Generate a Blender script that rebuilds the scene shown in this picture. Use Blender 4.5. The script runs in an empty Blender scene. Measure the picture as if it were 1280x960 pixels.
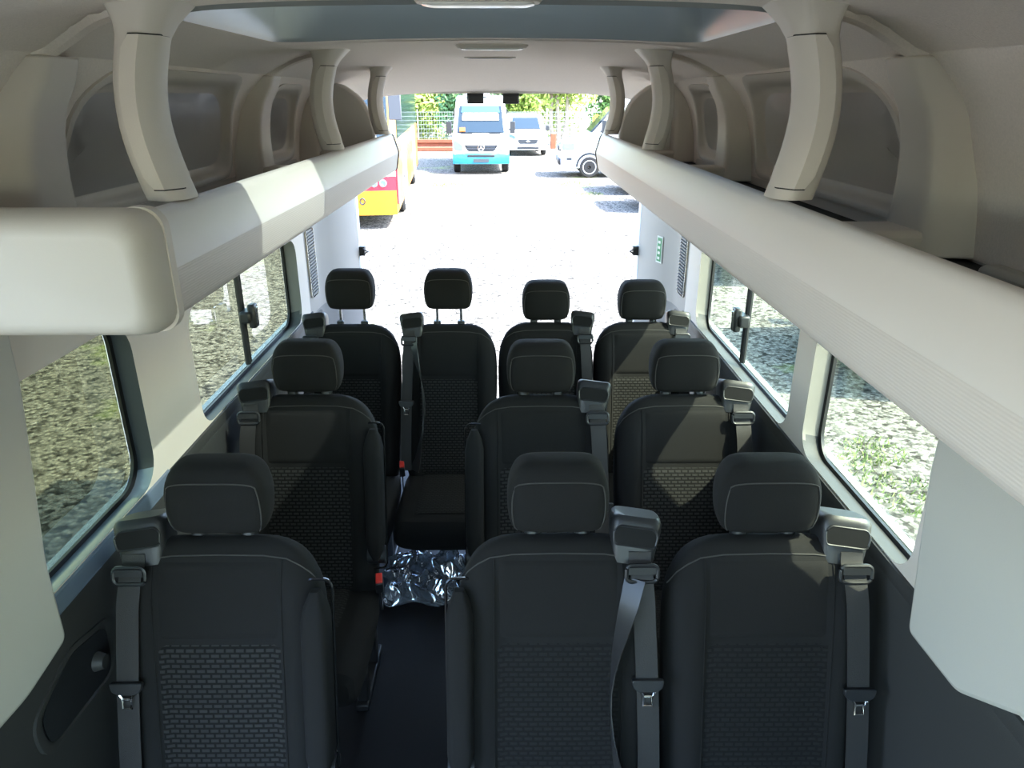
import bpy, math, random
from mathutils import Vector, Matrix
random.seed(7)
R = math.radians
scene = bpy.context.scene
C = scene.collection

# ------------------------------------------------------------------ camera, world, sun, exposure
CZ = 1.97                      # camera height above the van floor (x right, y to the rear, z up)
FPX = 900.0
cam_d = bpy.data.cameras.new('camera')
cam_d.sensor_width = 36; cam_d.lens = FPX / 1280 * 36; cam_d.clip_start = 0.02; cam_d.clip_end = 500
cam = bpy.data.objects.new('camera', cam_d); C.objects.link(cam)
cam.location = (0.04, 0, CZ)
cam.rotation_euler = (R(90 - 21.75), 0, R(-0.45))
scene.camera = cam

w = bpy.data.worlds.new('sky'); scene.world = w; w.use_nodes = True
nt = w.node_tree
sky = nt.nodes.new('ShaderNodeTexSky'); sky.sky_type = 'NISHITA'; sky.sun_disc = False
sky.sun_elevation = R(51); sky.sun_rotation = R(105); sky.air_density = 1.0; sky.dust_density = 1.2; sky.ozone_density = 1.0
nt.links.new(sky.outputs[0], nt.nodes['Background'].inputs[0])
nt.nodes['Background'].inputs[1].default_value = 0.55

SUN_DIR = Vector((-1.0, 0.27, -1.30))
sl = bpy.data.lights.new('sun', 'SUN'); sl.energy = 6.6; sl.angle = R(0.6); sl.color = (1.0, 0.96, 0.89)
so = bpy.data.objects.new('sun', sl); C.objects.link(so)
so.rotation_euler = SUN_DIR.to_track_quat('-Z', 'Y').to_euler(); so.location = (6, -4, 9)

vs = scene.view_settings
vs.view_transform = 'Standard'; vs.look = 'None'; vs.gamma = 1; vs.use_curve_mapping = False
vs.exposure = 2.2

# ------------------------------------------------------------------ materials
MATS = {}
def mat(name, col, rough=0.6, metal=0.0, bump=0.0, bscale=200.0, var=0.0, vscale=30.0, spec=0.5, coat=0.0, emit=None):
    if name in MATS: return MATS[name]
    m = bpy.data.materials.new(name); m.use_nodes = True
    n = m.node_tree.nodes; l = m.node_tree.links; b = n['Principled BSDF']
    b.inputs['Base Color'].default_value = (*col, 1); b.inputs['Roughness'].default_value = rough
    b.inputs['Metallic'].default_value = metal; b.inputs['Specular IOR Level'].default_value = spec
    b.inputs['Coat Weight'].default_value = coat
    tc = n.new('ShaderNodeTexCoord')
    if var > 0:
        nz = n.new('ShaderNodeTexNoise'); nz.inputs['Scale'].default_value = vscale; nz.inputs['Detail'].default_value = 4
        l.new(tc.outputs['Object'], nz.inputs['Vector'])
        mx = n.new('ShaderNodeMix'); mx.data_type = 'RGBA'
        mx.inputs[6].default_value = (*[c * (1 - var) for c in col], 1); mx.inputs[7].default_value = (*[min(1, c * (1 + var)) for c in col], 1)
        l.new(nz.outputs['Fac'], mx.inputs[0]); l.new(mx.outputs[2], b.inputs['Base Color'])
    if bump > 0:
        nb = n.new('ShaderNodeTexNoise'); nb.inputs['Scale'].default_value = bscale; nb.inputs['Detail'].default_value = 3
        l.new(tc.outputs['Object'], nb.inputs['Vector'])
        bp = n.new('ShaderNodeBump'); bp.inputs['Strength'].default_value = bump; bp.inputs['Distance'].default_value = 0.002
        l.new(nb.outputs['Fac'], bp.inputs['Height']); l.new(bp.outputs['Normal'], b.inputs['Normal'])
    if emit:
        b.inputs['Emission Color'].default_value = (*emit[0], 1); b.inputs['Emission Strength'].default_value = emit[1]
    MATS[name] = m
    return m

def glass(name, tint, refl=0.5):
    m = bpy.data.materials.new(name); m.use_nodes = True
    n = m.node_tree.nodes; l = m.node_tree.links
    for x in list(n): n.remove(x)
    o = n.new('ShaderNodeOutputMaterial'); t = n.new('ShaderNodeBsdfTransparent'); t.inputs[0].default_value = (*tint, 1)
    g = n.new('ShaderNodeBsdfGlossy'); g.inputs['Roughness'].default_value = 0.02; g.inputs[0].default_value = (0.9, 0.95, 1, 1)
    f = n.new('ShaderNodeFresnel'); f.inputs[0].default_value = 1.45
    mu = n.new('ShaderNodeMath'); mu.operation = 'MULTIPLY'; mu.inputs[1].default_value = refl
    mx = n.new('ShaderNodeMixShader')
    l.new(f.outputs[0], mu.inputs[0]); l.new(mu.outputs[0], mx.inputs[0]); l.new(t.outputs[0], mx.inputs[1]); l.new(g.outputs[0], mx.inputs[2])
    l.new(mx.outputs[0], o.inputs[0])
    MATS[name] = m
    return m

def pattern_mat(name, base, dash, flat=False):
    """woven seat cloth: short staggered dashes on a darker ground, in object x/z"""
    m = bpy.data.materials.new(name); m.use_nodes = True
    n = m.node_tree.nodes; l = m.node_tree.links; b = n['Principled BSDF']
    b.inputs['Roughness'].default_value = 0.9; b.inputs['Specular IOR Level'].default_value = 0.2
    tc = n.new('ShaderNodeTexCoord'); sp = n.new('ShaderNodeSeparateXYZ'); cb = n.new('ShaderNodeCombineXYZ')
    l.new(tc.outputs['Object'], sp.inputs[0]); l.new(sp.outputs['X'], cb.inputs['X'])
    ad = n.new('ShaderNodeMath'); ad.operation = 'MULTIPLY_ADD'; ad.inputs[1].default_value = -0.95 if flat else 0.0
    l.new(sp.outputs['Y'], ad.inputs[0]); l.new(sp.outputs['Z'], ad.inputs[2]); l.new(ad.outputs[0], cb.inputs['Y'])
    bt = n.new('ShaderNodeTexBrick'); bt.offset = 0.5; bt.offset_frequency = 2; bt.squash = 1
    bt.inputs['Scale'].default_value = 1.0; bt.inputs['Brick Width'].default_value = 0.022; bt.inputs['Row Height'].default_value = 0.0115
    bt.inputs['Mortar Size'].default_value = 0.0030; bt.inputs['Mortar Smooth'].default_value = 0.35
    bt.inputs['Color1'].default_value = (*dash, 1); bt.inputs['Color2'].default_value = (*[c * 0.85 for c in dash], 1)
    bt.inputs['Mortar'].default_value = (*base, 1)
    l.new(cb.outputs[0], bt.inputs['Vector'])
    wv = n.new('ShaderNodeTexNoise'); wv.inputs['Scale'].default_value = 700
    l.new(tc.outputs['Object'], wv.inputs['Vector'])
    mx = n.new('ShaderNodeMix'); mx.data_type = 'RGBA'; mx.blend_type = 'MULTIPLY'; mx.inputs[0].default_value = 0.4
    l.new(bt.outputs['Color'], mx.inputs[6]); l.new(wv.outputs['Color'], mx.inputs[7]); l.new(mx.outputs[2], b.inputs['Base Color'])
    bp = n.new('ShaderNodeBump'); bp.inputs['Strength'].default_value = 0.6; bp.inputs['Distance'].default_value = 0.002; bp.invert = True
    l.new(bt.outputs['Fac'], bp.inputs['Height']); l.new(bp.outputs['Normal'], b.inputs['Normal'])
    MATS[name] = m
    return m

def gravel_mat():
    m = bpy.data.materials.new('gravel'); m.use_nodes = True
    n = m.node_tree.nodes; l = m.node_tree.links; b = n['Principled BSDF']; b.inputs['Roughness'].default_value = 0.95
    b.inputs['Specular IOR Level'].default_value = 0.1
    tc = n.new('ShaderNodeTexCoord')
    v = n.new('ShaderNodeTexVoronoi'); v.inputs['Scale'].default_value = 26
    l.new(tc.outputs['Object'], v.inputs['Vector'])
    sp = n.new('ShaderNodeSeparateXYZ'); l.new(v.outputs['Color'], sp.inputs[0])
    r1 = n.new('ShaderNodeValToRGB'); r1.color_ramp.elements[0].color = (0.05, 0.047, 0.04, 1); r1.color_ramp.elements[1].color = (0.37, 0.35, 0.305, 1); r1.color_ramp.elements[0].position = 0.02; r1.color_ramp.elements[1].position = 0.75
    l.new(sp.outputs[0], r1.inputs[0])
    dk = n.new('ShaderNodeMapRange'); dk.inputs[1].default_value = 0.0; dk.inputs[2].default_value = 0.55; dk.inputs[3].default_value = 1.0; dk.inputs[4].default_value = 0.35
    l.new(v.outputs['Distance'], dk.inputs[0])
    mm = n.new('ShaderNodeMix'); mm.data_type = 'RGBA'; mm.blend_type = 'MULTIPLY'; mm.inputs[0].default_value = 0.8
    l.new(r1.outputs[0], mm.inputs[6]); l.new(dk.outputs[0], mm.inputs[7])
    # weeds creeping through the gravel
    nz = n.new('ShaderNodeTexNoise'); nz.inputs['Scale'].default_value = 0.45; nz.inputs['Detail'].default_value = 6; nz.inputs['Roughness'].default_value = 0.65
    l.new(tc.outputs['Object'], nz.inputs['Vector'])
    rg = n.new('ShaderNodeValToRGB'); rg.color_ramp.elements[0].position = 0.60; rg.color_ramp.elements[1].position = 0.72
    rg.color_ramp.elements[0].color = (0, 0, 0, 1); rg.color_ramp.elements[1].color = (0.7, 0.7, 0.7, 1)
    l.new(nz.outputs['Fac'], rg.inputs[0])
    m2 = n.new('ShaderNodeMix'); m2.data_type = 'RGBA'; m2.inputs[7].default_value = (0.24, 0.30, 0.08, 1)
    l.new(rg.outputs[0], m2.inputs[0]); l.new(mm.outputs[2], m2.inputs[6]); l.new(m2.outputs[2], b.inputs['Base Color'])
    bp = n.new('ShaderNodeBump'); bp.inputs['Strength'].default_value = 1.0; bp.inputs['Distance'].default_value = 0.015; bp.invert = True
    l.new(v.outputs['Distance'], bp.inputs['Height']); l.new(bp.outputs['Normal'], b.inputs['Normal'])
    MATS['gravel'] = m
    return m

def ribbed_mat():
    m = mat('ribbed_rail', (0.66, 0.605, 0.555), 0.45)
    n = m.node_tree.nodes; l = m.node_tree.links; b = n['Principled BSDF']
    tc = n['Texture Coordinate']
    wv = n.new('ShaderNodeTexWave'); wv.bands_direction = 'Z'; wv.inputs['Scale'].default_value = 70
    l.new(tc.outputs['Object'], wv.inputs['Vector'])
    bp = n.new('ShaderNodeBump'); bp.inputs['Strength'].default_value = 0.22; bp.inputs['Distance'].default_value = 0.001
    l.new(wv.outputs['Fac'], bp.inputs['Height']); l.new(bp.outputs['Normal'], b.inputs['Normal'])
    return m

fabric = mat('charcoal_cloth', (0.0100, 0.0097, 0.0095), 0.9, bump=0.35, bscale=900, var=0.18, vscale=500, spec=0.25)
fabric_mid = mat('charcoal_cloth_panel', (0.0118, 0.0114, 0.0111), 0.92, bump=0.35, bscale=900, var=0.2, vscale=600, spec=0.2)
pattern = pattern_mat('dash_pattern_cloth', (0.0096, 0.0094, 0.0092), (0.038, 0.0372, 0.036))
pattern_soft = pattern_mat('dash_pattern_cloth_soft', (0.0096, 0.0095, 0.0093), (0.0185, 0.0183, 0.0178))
pattern_flat = pattern_mat('dash_pattern_cloth_cushion', (0.0135, 0.0133, 0.0133), (0.032, 0.032, 0.031), True)
thread = mat('grey_thread', (0.042, 0.040, 0.037), 0.8)
blackp = mat('black_plastic', (0.016, 0.017, 0.019), 0.42, bump=0.1, bscale=500)
blackg = mat('gloss_black_plastic', (0.01, 0.01, 0.011), 0.18)
web = mat('belt_webbing', (0.021, 0.0195, 0.019), 0.6, bump=0.4, bscale=700)
chrome = mat('bright_steel', (0.78, 0.78, 0.78), 0.22, metal=1.0)
redp = mat('red_plastic', (0.62, 0.03, 0.02), 0.4)
beige = mat('beige_plastic', (0.62, 0.555, 0.48), 0.55, bump=0.12, bscale=600)
beige_l = mat('pale_beige_plastic', (0.50, 0.455, 0.39), 0.5, bump=0.06, bscale=600)
rail_w = mat('pale_rail_paint', (0.68, 0.635, 0.59), 0.42)
pillarm = mat('grey_beige_trim', (0.60, 0.54, 0.475), 0.6, bump=0.12, bscale=500)
liner = mat('headliner_cloth', (0.80, 0.715, 0.64), 0.95, bump=0.5, bscale=500, var=0.12, vscale=260, spec=0.1)
niche = mat('niche_plastic', (0.56, 0.525, 0.48), 0.38, bump=0.08)
darktrim = mat('charcoal_trim', (0.032, 0.032, 0.031), 0.6, bump=0.2, bscale=500)
greytrim = mat('grey_trim', (0.15, 0.15, 0.15), 0.55, bump=0.15, bscale=500)
floorm = mat('dark_floor_vinyl', (0.0045, 0.005, 0.008), 0.75, bump=0.3, bscale=300, var=0.3, vscale=200)
paint = mat('grey_blue_body_paint', (0.13, 0.17, 0.23), 0.35, coat=0.3)
seal = mat('black_rubber', (0.008, 0.008, 0.009), 0.5)
tray_m = mat('black_tray', (0.015, 0.014, 0.013), 0.8)
bodywhite = mat('white_car_paint', (0.62, 0.63, 0.64), 0.3, coat=0.4)
sidegl = glass('tinted_side_glass', (0.80, 0.85, 0.76), 0.3)
privgl = glass('privacy_side_glass', (0.42, 0.44, 0.34), 0.3)
midgl = glass('mid_tint_side_glass', (0.56, 0.58, 0.49), 0.3)
hatchgl = glass('dark_hatch_glass', (0.34, 0.37, 0.36), 0.6)
cleargl = glass('clear_glass', (0.85, 0.9, 0.88), 0.6)
rib_m = ribbed_mat()

# ------------------------------------------------------------------ mesh helpers
CACHE = {}
def mk(name, vf, m, parent=None, smooth=35, bevel=0.0, seg=2, key=None, solid=0.0):
    if key and key in CACHE: me = CACHE[key]
    else:
        v, f = vf() if callable(vf) else vf
        me = bpy.data.meshes.new(name); me.from_pydata([tuple(p) for p in v], [], f); me.validate(); me.update()
        if m: me.materials.append(m)
        if smooth:
            me.polygons.foreach_set('use_smooth', [True] * len(me.polygons)); me.set_sharp_from_angle(angle=R(smooth))
        if key: CACHE[key] = me
    o = bpy.data.objects.new(name, me); C.objects.link(o)
    if solid:
        s = o.modifiers.new('thick', 'SOLIDIFY'); s.thickness = solid; s.offset = 0
    if bevel:
        b = o.modifiers.new('bevel', 'BEVEL'); b.width = bevel; b.segments = seg; b.limit_method = 'ANGLE'; b.angle_limit = R(40)
    if parent: o.parent = parent
    return o

def empty(name, loc=(0, 0, 0), rz=0.0):
    o = bpy.data.objects.new(name, None); C.objects.link(o); o.location = loc; o.rotation_euler = (0, 0, rz); o.empty_display_size = 0.1
    return o
def tag(o, label, cat, group=None):
    o['label'] = label; o['category'] = cat
    if group: o['group'] = group
    return o
def struct(o, label=None, cat=None):
    o['kind'] = 'structure'
    if label: o['label'] = label
    if cat: o['category'] = cat
    return o

def join(*vfs):
    V, F = [], []
    for v, f in vfs:
        k = len(V); V += list(v); F += [tuple(i + k for i in q) for q in f]
    return V, F
def box(x0, x1, y0, y1, z0, z1):
    v = [(x, y, z) for x in (x0, x1) for y in (y0, y1) for z in (z0, z1)]
    return v, [(0, 1, 3, 2), (4, 6, 7, 5), (0, 4, 5, 1), (2, 3, 7, 6), (0, 2, 6, 4), (1, 5, 7, 3)]
def loft(rings, cap=True, closed=True):
    n = len(rings[0]); V = [p for r in rings for p in r]; F = []
    for i in range(len(rings) - 1):
        for j in range(n if closed else n - 1):
            k = (j + 1) % n
            F.append((i * n + j, i * n + k, (i + 1) * n + k, (i + 1) * n + j))
    if cap:
        F.append(tuple(range(n - 1, -1, -1))); F.append(tuple((len(rings) - 1) * n + j for j in range(n)))
    return V, F
def sell(w, d, n=4.0, N=40):
    out = []
    for i in range(N):
        a = 2 * math.pi * (i + 0.5) / N; c, s = math.cos(a), math.sin(a)
        out.append((w * math.copysign(abs(c) ** (2 / n), c), d * math.copysign(abs(s) ** (2 / n), s)))
    return out
def tube(pts, r, N=8, closed=False):
    P = [Vector(p) for p in pts]; rings = []
    for i, p in enumerate(P):
        a = P[(i - 1) % len(P)] if (i > 0 or closed) else p; b = P[(i + 1) % len(P)] if (i < len(P) - 1 or closed) else p
        t = (b - a).normalized(); up = Vector((0, 0, 1)) if abs(t.z) < 0.95 else Vector((1, 0, 0))
        s = t.cross(up).normalized(); u = s.cross(t)
        rr = r[i] if isinstance(r, (list, tuple)) else r
        rings.append([p + s * rr * math.cos(2 * math.pi * k / N) + u * rr * math.sin(2 * math.pi * k / N) for k in range(N)])
    if closed: rings.append(rings[0])
    return loft(rings, cap=not closed)
def strap(pts, wdirs, width, th):
    """flat band through pts, width along wdir"""
    P = [Vector(p) for p in pts]; rings = []
    for i, p in enumerate(P):
        a = P[max(i - 1, 0)]; b = P[min(i + 1, len(P) - 1)]
        t = (b - a).normalized(); wd = Vector(wdirs[i] if isinstance(wdirs, list) else wdirs); wd = (wd - t * wd.dot(t)).normalized(); nn = t.cross(wd)
        wv = width[i] if isinstance(width, list) else width
        rings.append([p + wd * wv / 2 + nn * th / 2, p - wd * wv / 2 + nn * th / 2, p - wd * wv / 2 - nn * th / 2, p + wd * wv / 2 - nn * th / 2])
    return loft(rings)
def extrude_y(poly, y0, y1):
    a = [(x, y0, z) for x, z in poly]; b = [(x, y1, z) for x, z in poly]
    return loft([a, b])
def rrect(a0, a1, b0, b1, r, n=6):
    out = []
    for (ca, cb, st) in ((a1 - r, b1 - r, 0), (a0 + r, b1 - r, 90), (a0 + r, b0 + r, 180), (a1 - r, b0 + r, 270)):
        for k in range(n + 1):
            t = R(st + 90 * k / n); out.append((ca + r * math.cos(t), cb + r * math.sin(t)))
    return out
def rpoly(pts, r, n=5):
    out = []; N = len(pts)
    for i in range(N):
        p = Vector(pts[i]); a = (Vector(pts[i - 1]) - p); b = (Vector(pts[(i + 1) % N]) - p)
        rr = min(r, a.length * 0.45, b.length * 0.45)
        A = p + a.normalized() * rr; B = p + b.normalized() * rr
        for k in range(n + 1):
            t = k / n; out.append(tuple((1 - t) ** 2 * A + 2 * t * (1 - t) * p + t * t * B))
    return out
def holed(a0, a1, b0, b1, hole, fn, na=10, nb=8):
    """rectangular panel (a,b) with a hole, mapped to 3-D by fn(a,b); hole is a star-shaped loop"""
    ca = sum(p[0] for p in hole) / len(hole); cb = sum(p[1] for p in hole) / len(hole)
    def outer(p):
        da, db = p[0] - ca, p[1] - cb
        ts = []
        if da > 1e-9: ts.append((a1 - ca) / da)
        if da < -1e-9: ts.append((a0 - ca) / da)
        if db > 1e-9: ts.append((b1 - cb) / db)
        if db < -1e-9: ts.append((b0 - cb) / db)
        t = min(ts); return (ca + da * t, cb + db * t)
    # densify the hole and add directions to the four corners
    loop = []
    for i, p in enumerate(hole):
        q = hole[(i + 1) % len(hole)]; d = math.hypot(q[0] - p[0], q[1] - p[1]); k = max(1, int(d / 0.08))
        for s in range(k): loop.append((p[0] + (q[0] - p[0]) * s / k, p[1] + (q[1] - p[1]) * s / k))
    out = [outer(p) for p in loop]
    for c in ((a0, b0), (a1, b0), (a1, b1), (a0, b1)):
        i = min(range(len(out)), key=lambda k: (out[k][0] - c[0]) ** 2 + (out[k][1] - c[1]) ** 2); out[i] = c
    rings = []
    for s in (0, 0.33, 0.66, 1.0):
        rings.append([fn(p[0] + (o[0] - p[0]) * s, p[1] + (o[1] - p[1]) * s) for p, o in zip(loop, out)])
    return loft(rings, cap=False), loop
def lerp_table(tab, x):
    if x <= tab[0][0]: return tab[0][1]
    for (a, va), (b, vb) in zip(tab, tab[1:]):
        if x <= b:
            t = (x - a) / (b - a); return va + (vb - va) * t
    return tab[-1][1]
def smooth_table(tab, x):
    if x <= tab[0][0]: return tab[0][1]
    for i in range(len(tab) - 1):
        if x <= tab[i + 1][0]:
            p0 = tab[max(i - 1, 0)]; p1 = tab[i]; p2 = tab[i + 1]; p3 = tab[min(i + 2, len(tab) - 1)]
            t = (x - p1[0]) / (p2[0] - p1[0]); h = p2[0] - p1[0]
            m1 = (p2[1] - p0[1]) / (p2[0] - p0[0]) * h; m2 = (p3[1] - p1[1]) / (p3[0] - p1[0]) * h
            return (2 * t**3 - 3 * t**2 + 1) * p1[1] + (t**3 - 2 * t**2 + t) * m1 + (-2 * t**3 + 3 * t**2) * p2[1] + (t**3 - t**2) * m2
    return tab[-1][1]
def grid(na, nb, fn):
    V = [fn(i / na, j / nb) for i in range(na + 1) for j in range(nb + 1)]
    F = [(i * (nb + 1) + j, (i + 1) * (nb + 1) + j, (i + 1) * (nb + 1) + j + 1, i * (nb + 1) + j + 1) for i in range(na) for j in range(nb)]
    return V, F

def sstep(a, b, x):
    t = max(0, min(1, (x - a) / (b - a))); return t * t * (3 - 2 * t)

# ================================================================== THE VAN SHELL
YF, YR = -1.9, 3.92            # windscreen end, rear door opening
ZG = -0.60                     # ground level below the van floor
XW = 0.88                      # inner trim half width
XG = 0.95                      # side glass half width
UP = [(1.30, .88), (1.70, .875), (1.85, .862), (1.96, .825), (2.04, .755)]
def xup(z): return smooth_table(UP, z)
def zceil(x, y):
    a = abs(x)
    z = smooth_table([(0, 2.112), (0.3, 2.108), (0.5, 2.098), (0.64, 2.082), (0.72, 2.058), (0.755, 2.04), (0.80, 2.0)], a)
    if y > 3.0: z -= 0.118 * min(1, ((y - 3.0) / 0.9)) ** 2.0
    return z

floor_o = mk('floor', box(-0.96, 0.96, YF, YR, -0.05, 0.0), floorm); struct(floor_o)
mk('cab_bounce_sheet', box(-.86, .86, YF + .1, -.1, 0, .006), mat('grey_bounce_sheet', (.34, .33, .31), .8), floor_o, smooth=0)  # unseen light sheet, added to bounce sunlight onto ceiling and upper walls

# ---- ceiling with the roof hatch opening
HX0, HX1, HY0, HY1 = -0.50, 0.50, 1.24, 1.92
hole = rrect(HX0, HX1, HY0, HY1, 0.10)
(cv, cf), cl = holed(-0.757, 0.757, 1.15, 2.15, hole, lambda a, b: (a, b, zceil(a, b)))
ceiling = mk('ceiling', join((cv, cf),
        grid(32, 20, lambda s, t: (-0.757 + 1.514 * s, YF + (1.18 - YF) * t, zceil(-0.757 + 1.514 * s, 0) - .0015)),
        grid(32, 20, lambda s, t: (-0.757 + 1.514 * s, 2.12 + (YR - 2.12) * t, zceil(-0.757 + 1.514 * s, 2.12 + (YR - 2.12) * t) - .0015))), liner)
struct(ceiling)
# outer roof skin so no light leaks
mk('roof_skin', join(box(-0.99, 0.99, YF - .02, HY0 - 0.05, 2.26, 2.28), box(-0.99, 0.99, HY1 + 0.05, YR + .06, 2.26, 2.28),
                     box(-0.99, HX0 - 0.02, HY0 - 0.05, HY1 + 0.05, 2.26, 2.28), box(HX1 + 0.02, 0.99, HY0 - 0.05, HY1 + 0.05, 2.26, 2.28)), bodywhite, ceiling)
# front headliner panel, lower lip in front of the hatch
def front_panel():
    rings = []
    for (y, dz) in ((YF + .1, -0.004), (1.16, -0.003), (1.20, -0.004), (1.215, -0.005), (1.225, .0), (1.228, 0.02)):
        rings.append([(x, y + 0.05 * (1 - (x / .6) ** 2), zceil(x, 0) + dz) for x in [-0.62 + 1.24 * k / 32 for k in range(33)]])
    return loft(rings, cap=False, closed=False)
mk('front_headliner_panel', front_panel(), liner, ceiling)
# hatch surround: flared recess walls and glass
def hatch_ring(k, z): 
    cx, cy = (HX0 + HX1) / 2, (HY0 + HY1) / 2
    return [(cx + (a - cx) * k, cy + (b - cy) * k, z if z > 2.12 else zceil(a, b) + z) for a, b in cl]
hs = mk('roof_hatch', loft([hatch_ring(1.03, -0.004), hatch_ring(1.0, -0.010), hatch_ring(0.985, 0.0), hatch_ring(0.95, 2.19), hatch_ring(0.94, 2.255)], cap=False), 
        mat('hatch_surround', (0.22, 0.225, 0.22), 0.35, bump=0.05), None, smooth=50)
tag(hs, 'tinted glass roof hatch in a grey recess of the ceiling', 'roof hatch')
mk('hatch_glass', box(HX0 - 0.01, HX1 + 0.01, HY0 - 0.02, HY1 + 0.02, 2.258, 2.264), hatchgl, hs, smooth=0)
mk('hatch_frame', (lambda h: loft([[(x, y, 2.25) for x, y in rrect(HX0 + .0, HX1 - .0, HY0 + .0, HY1 - .0, .1)], [(x, y, 2.25) for x, y in rrect(HX0 + .05, HX1 - .02, HY0 + .11, HY1 - .02, .07)]], cap=False))(0), blackp, hs)

# ceiling lamps, vent slot
def ceiling_lamp(y, wd, name, label, lens=True):
    z = zceil(0, y) - (0.004 if y < 1.3 else 0)
    t = empty(name, (0.0, y, z)); tag(t, label, 'lamp')
    mk('housing', lambda: loft([[(a, b, zz) for a, b in rrect(-wd * k, wd * k, -0.035 * k2, 0.035 * k2, 0.028 * k2)] for (k, k2, zz) in ((1.0, 1.0, 0.004), (1.0, 1.0, -0.006), (0.94, 0.8, -0.012))]), beige, t)
    if lens: mk('lens', lambda: loft([[(a, b, zz) for a, b in rrect(-wd * .86 * k, wd * .86 * k, -0.02 * k, 0.02 * k, 0.015 * k)] for (k, zz) in ((1.0, -0.010), (1.0, -0.0145), (0.9, -0.0165))]), mat('lamp_lens', (0.75, 0.73, 0.68), 0.2), t)
    return t
ceiling_lamp(1.175, 0.095, 'ceiling_lamp', 'oblong ceiling lamp in the front headliner ahead of the roof hatch')
ceiling_lamp(2.30, 0.105, 'ceiling_lamp', 'oblong ceiling lamp behind the roof hatch')
t = empty('ceiling_slot', (-0.02, 3.0, zceil(0, 3.0))); tag(t, 'narrow dark vent slot in the headliner towards the rear doors', 'lamp')
mk('slot', lambda: loft([[(a, b, zz) for a, b in rrect(-0.09 * k, 0.09 * k, -0.018 * k, 0.018 * k, 0.012 * k)] for (k, zz) in ((1.0, 0.004), (1.0, -0.006), (0.9, -0.008))]), blackp, t)
mk('rim', lambda: tube([(a, b, -0.003) for a, b in rrect(-0.095, 0.095, -0.022, 0.022, 0.014)], 0.004, 6, True), beige, t)

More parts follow.
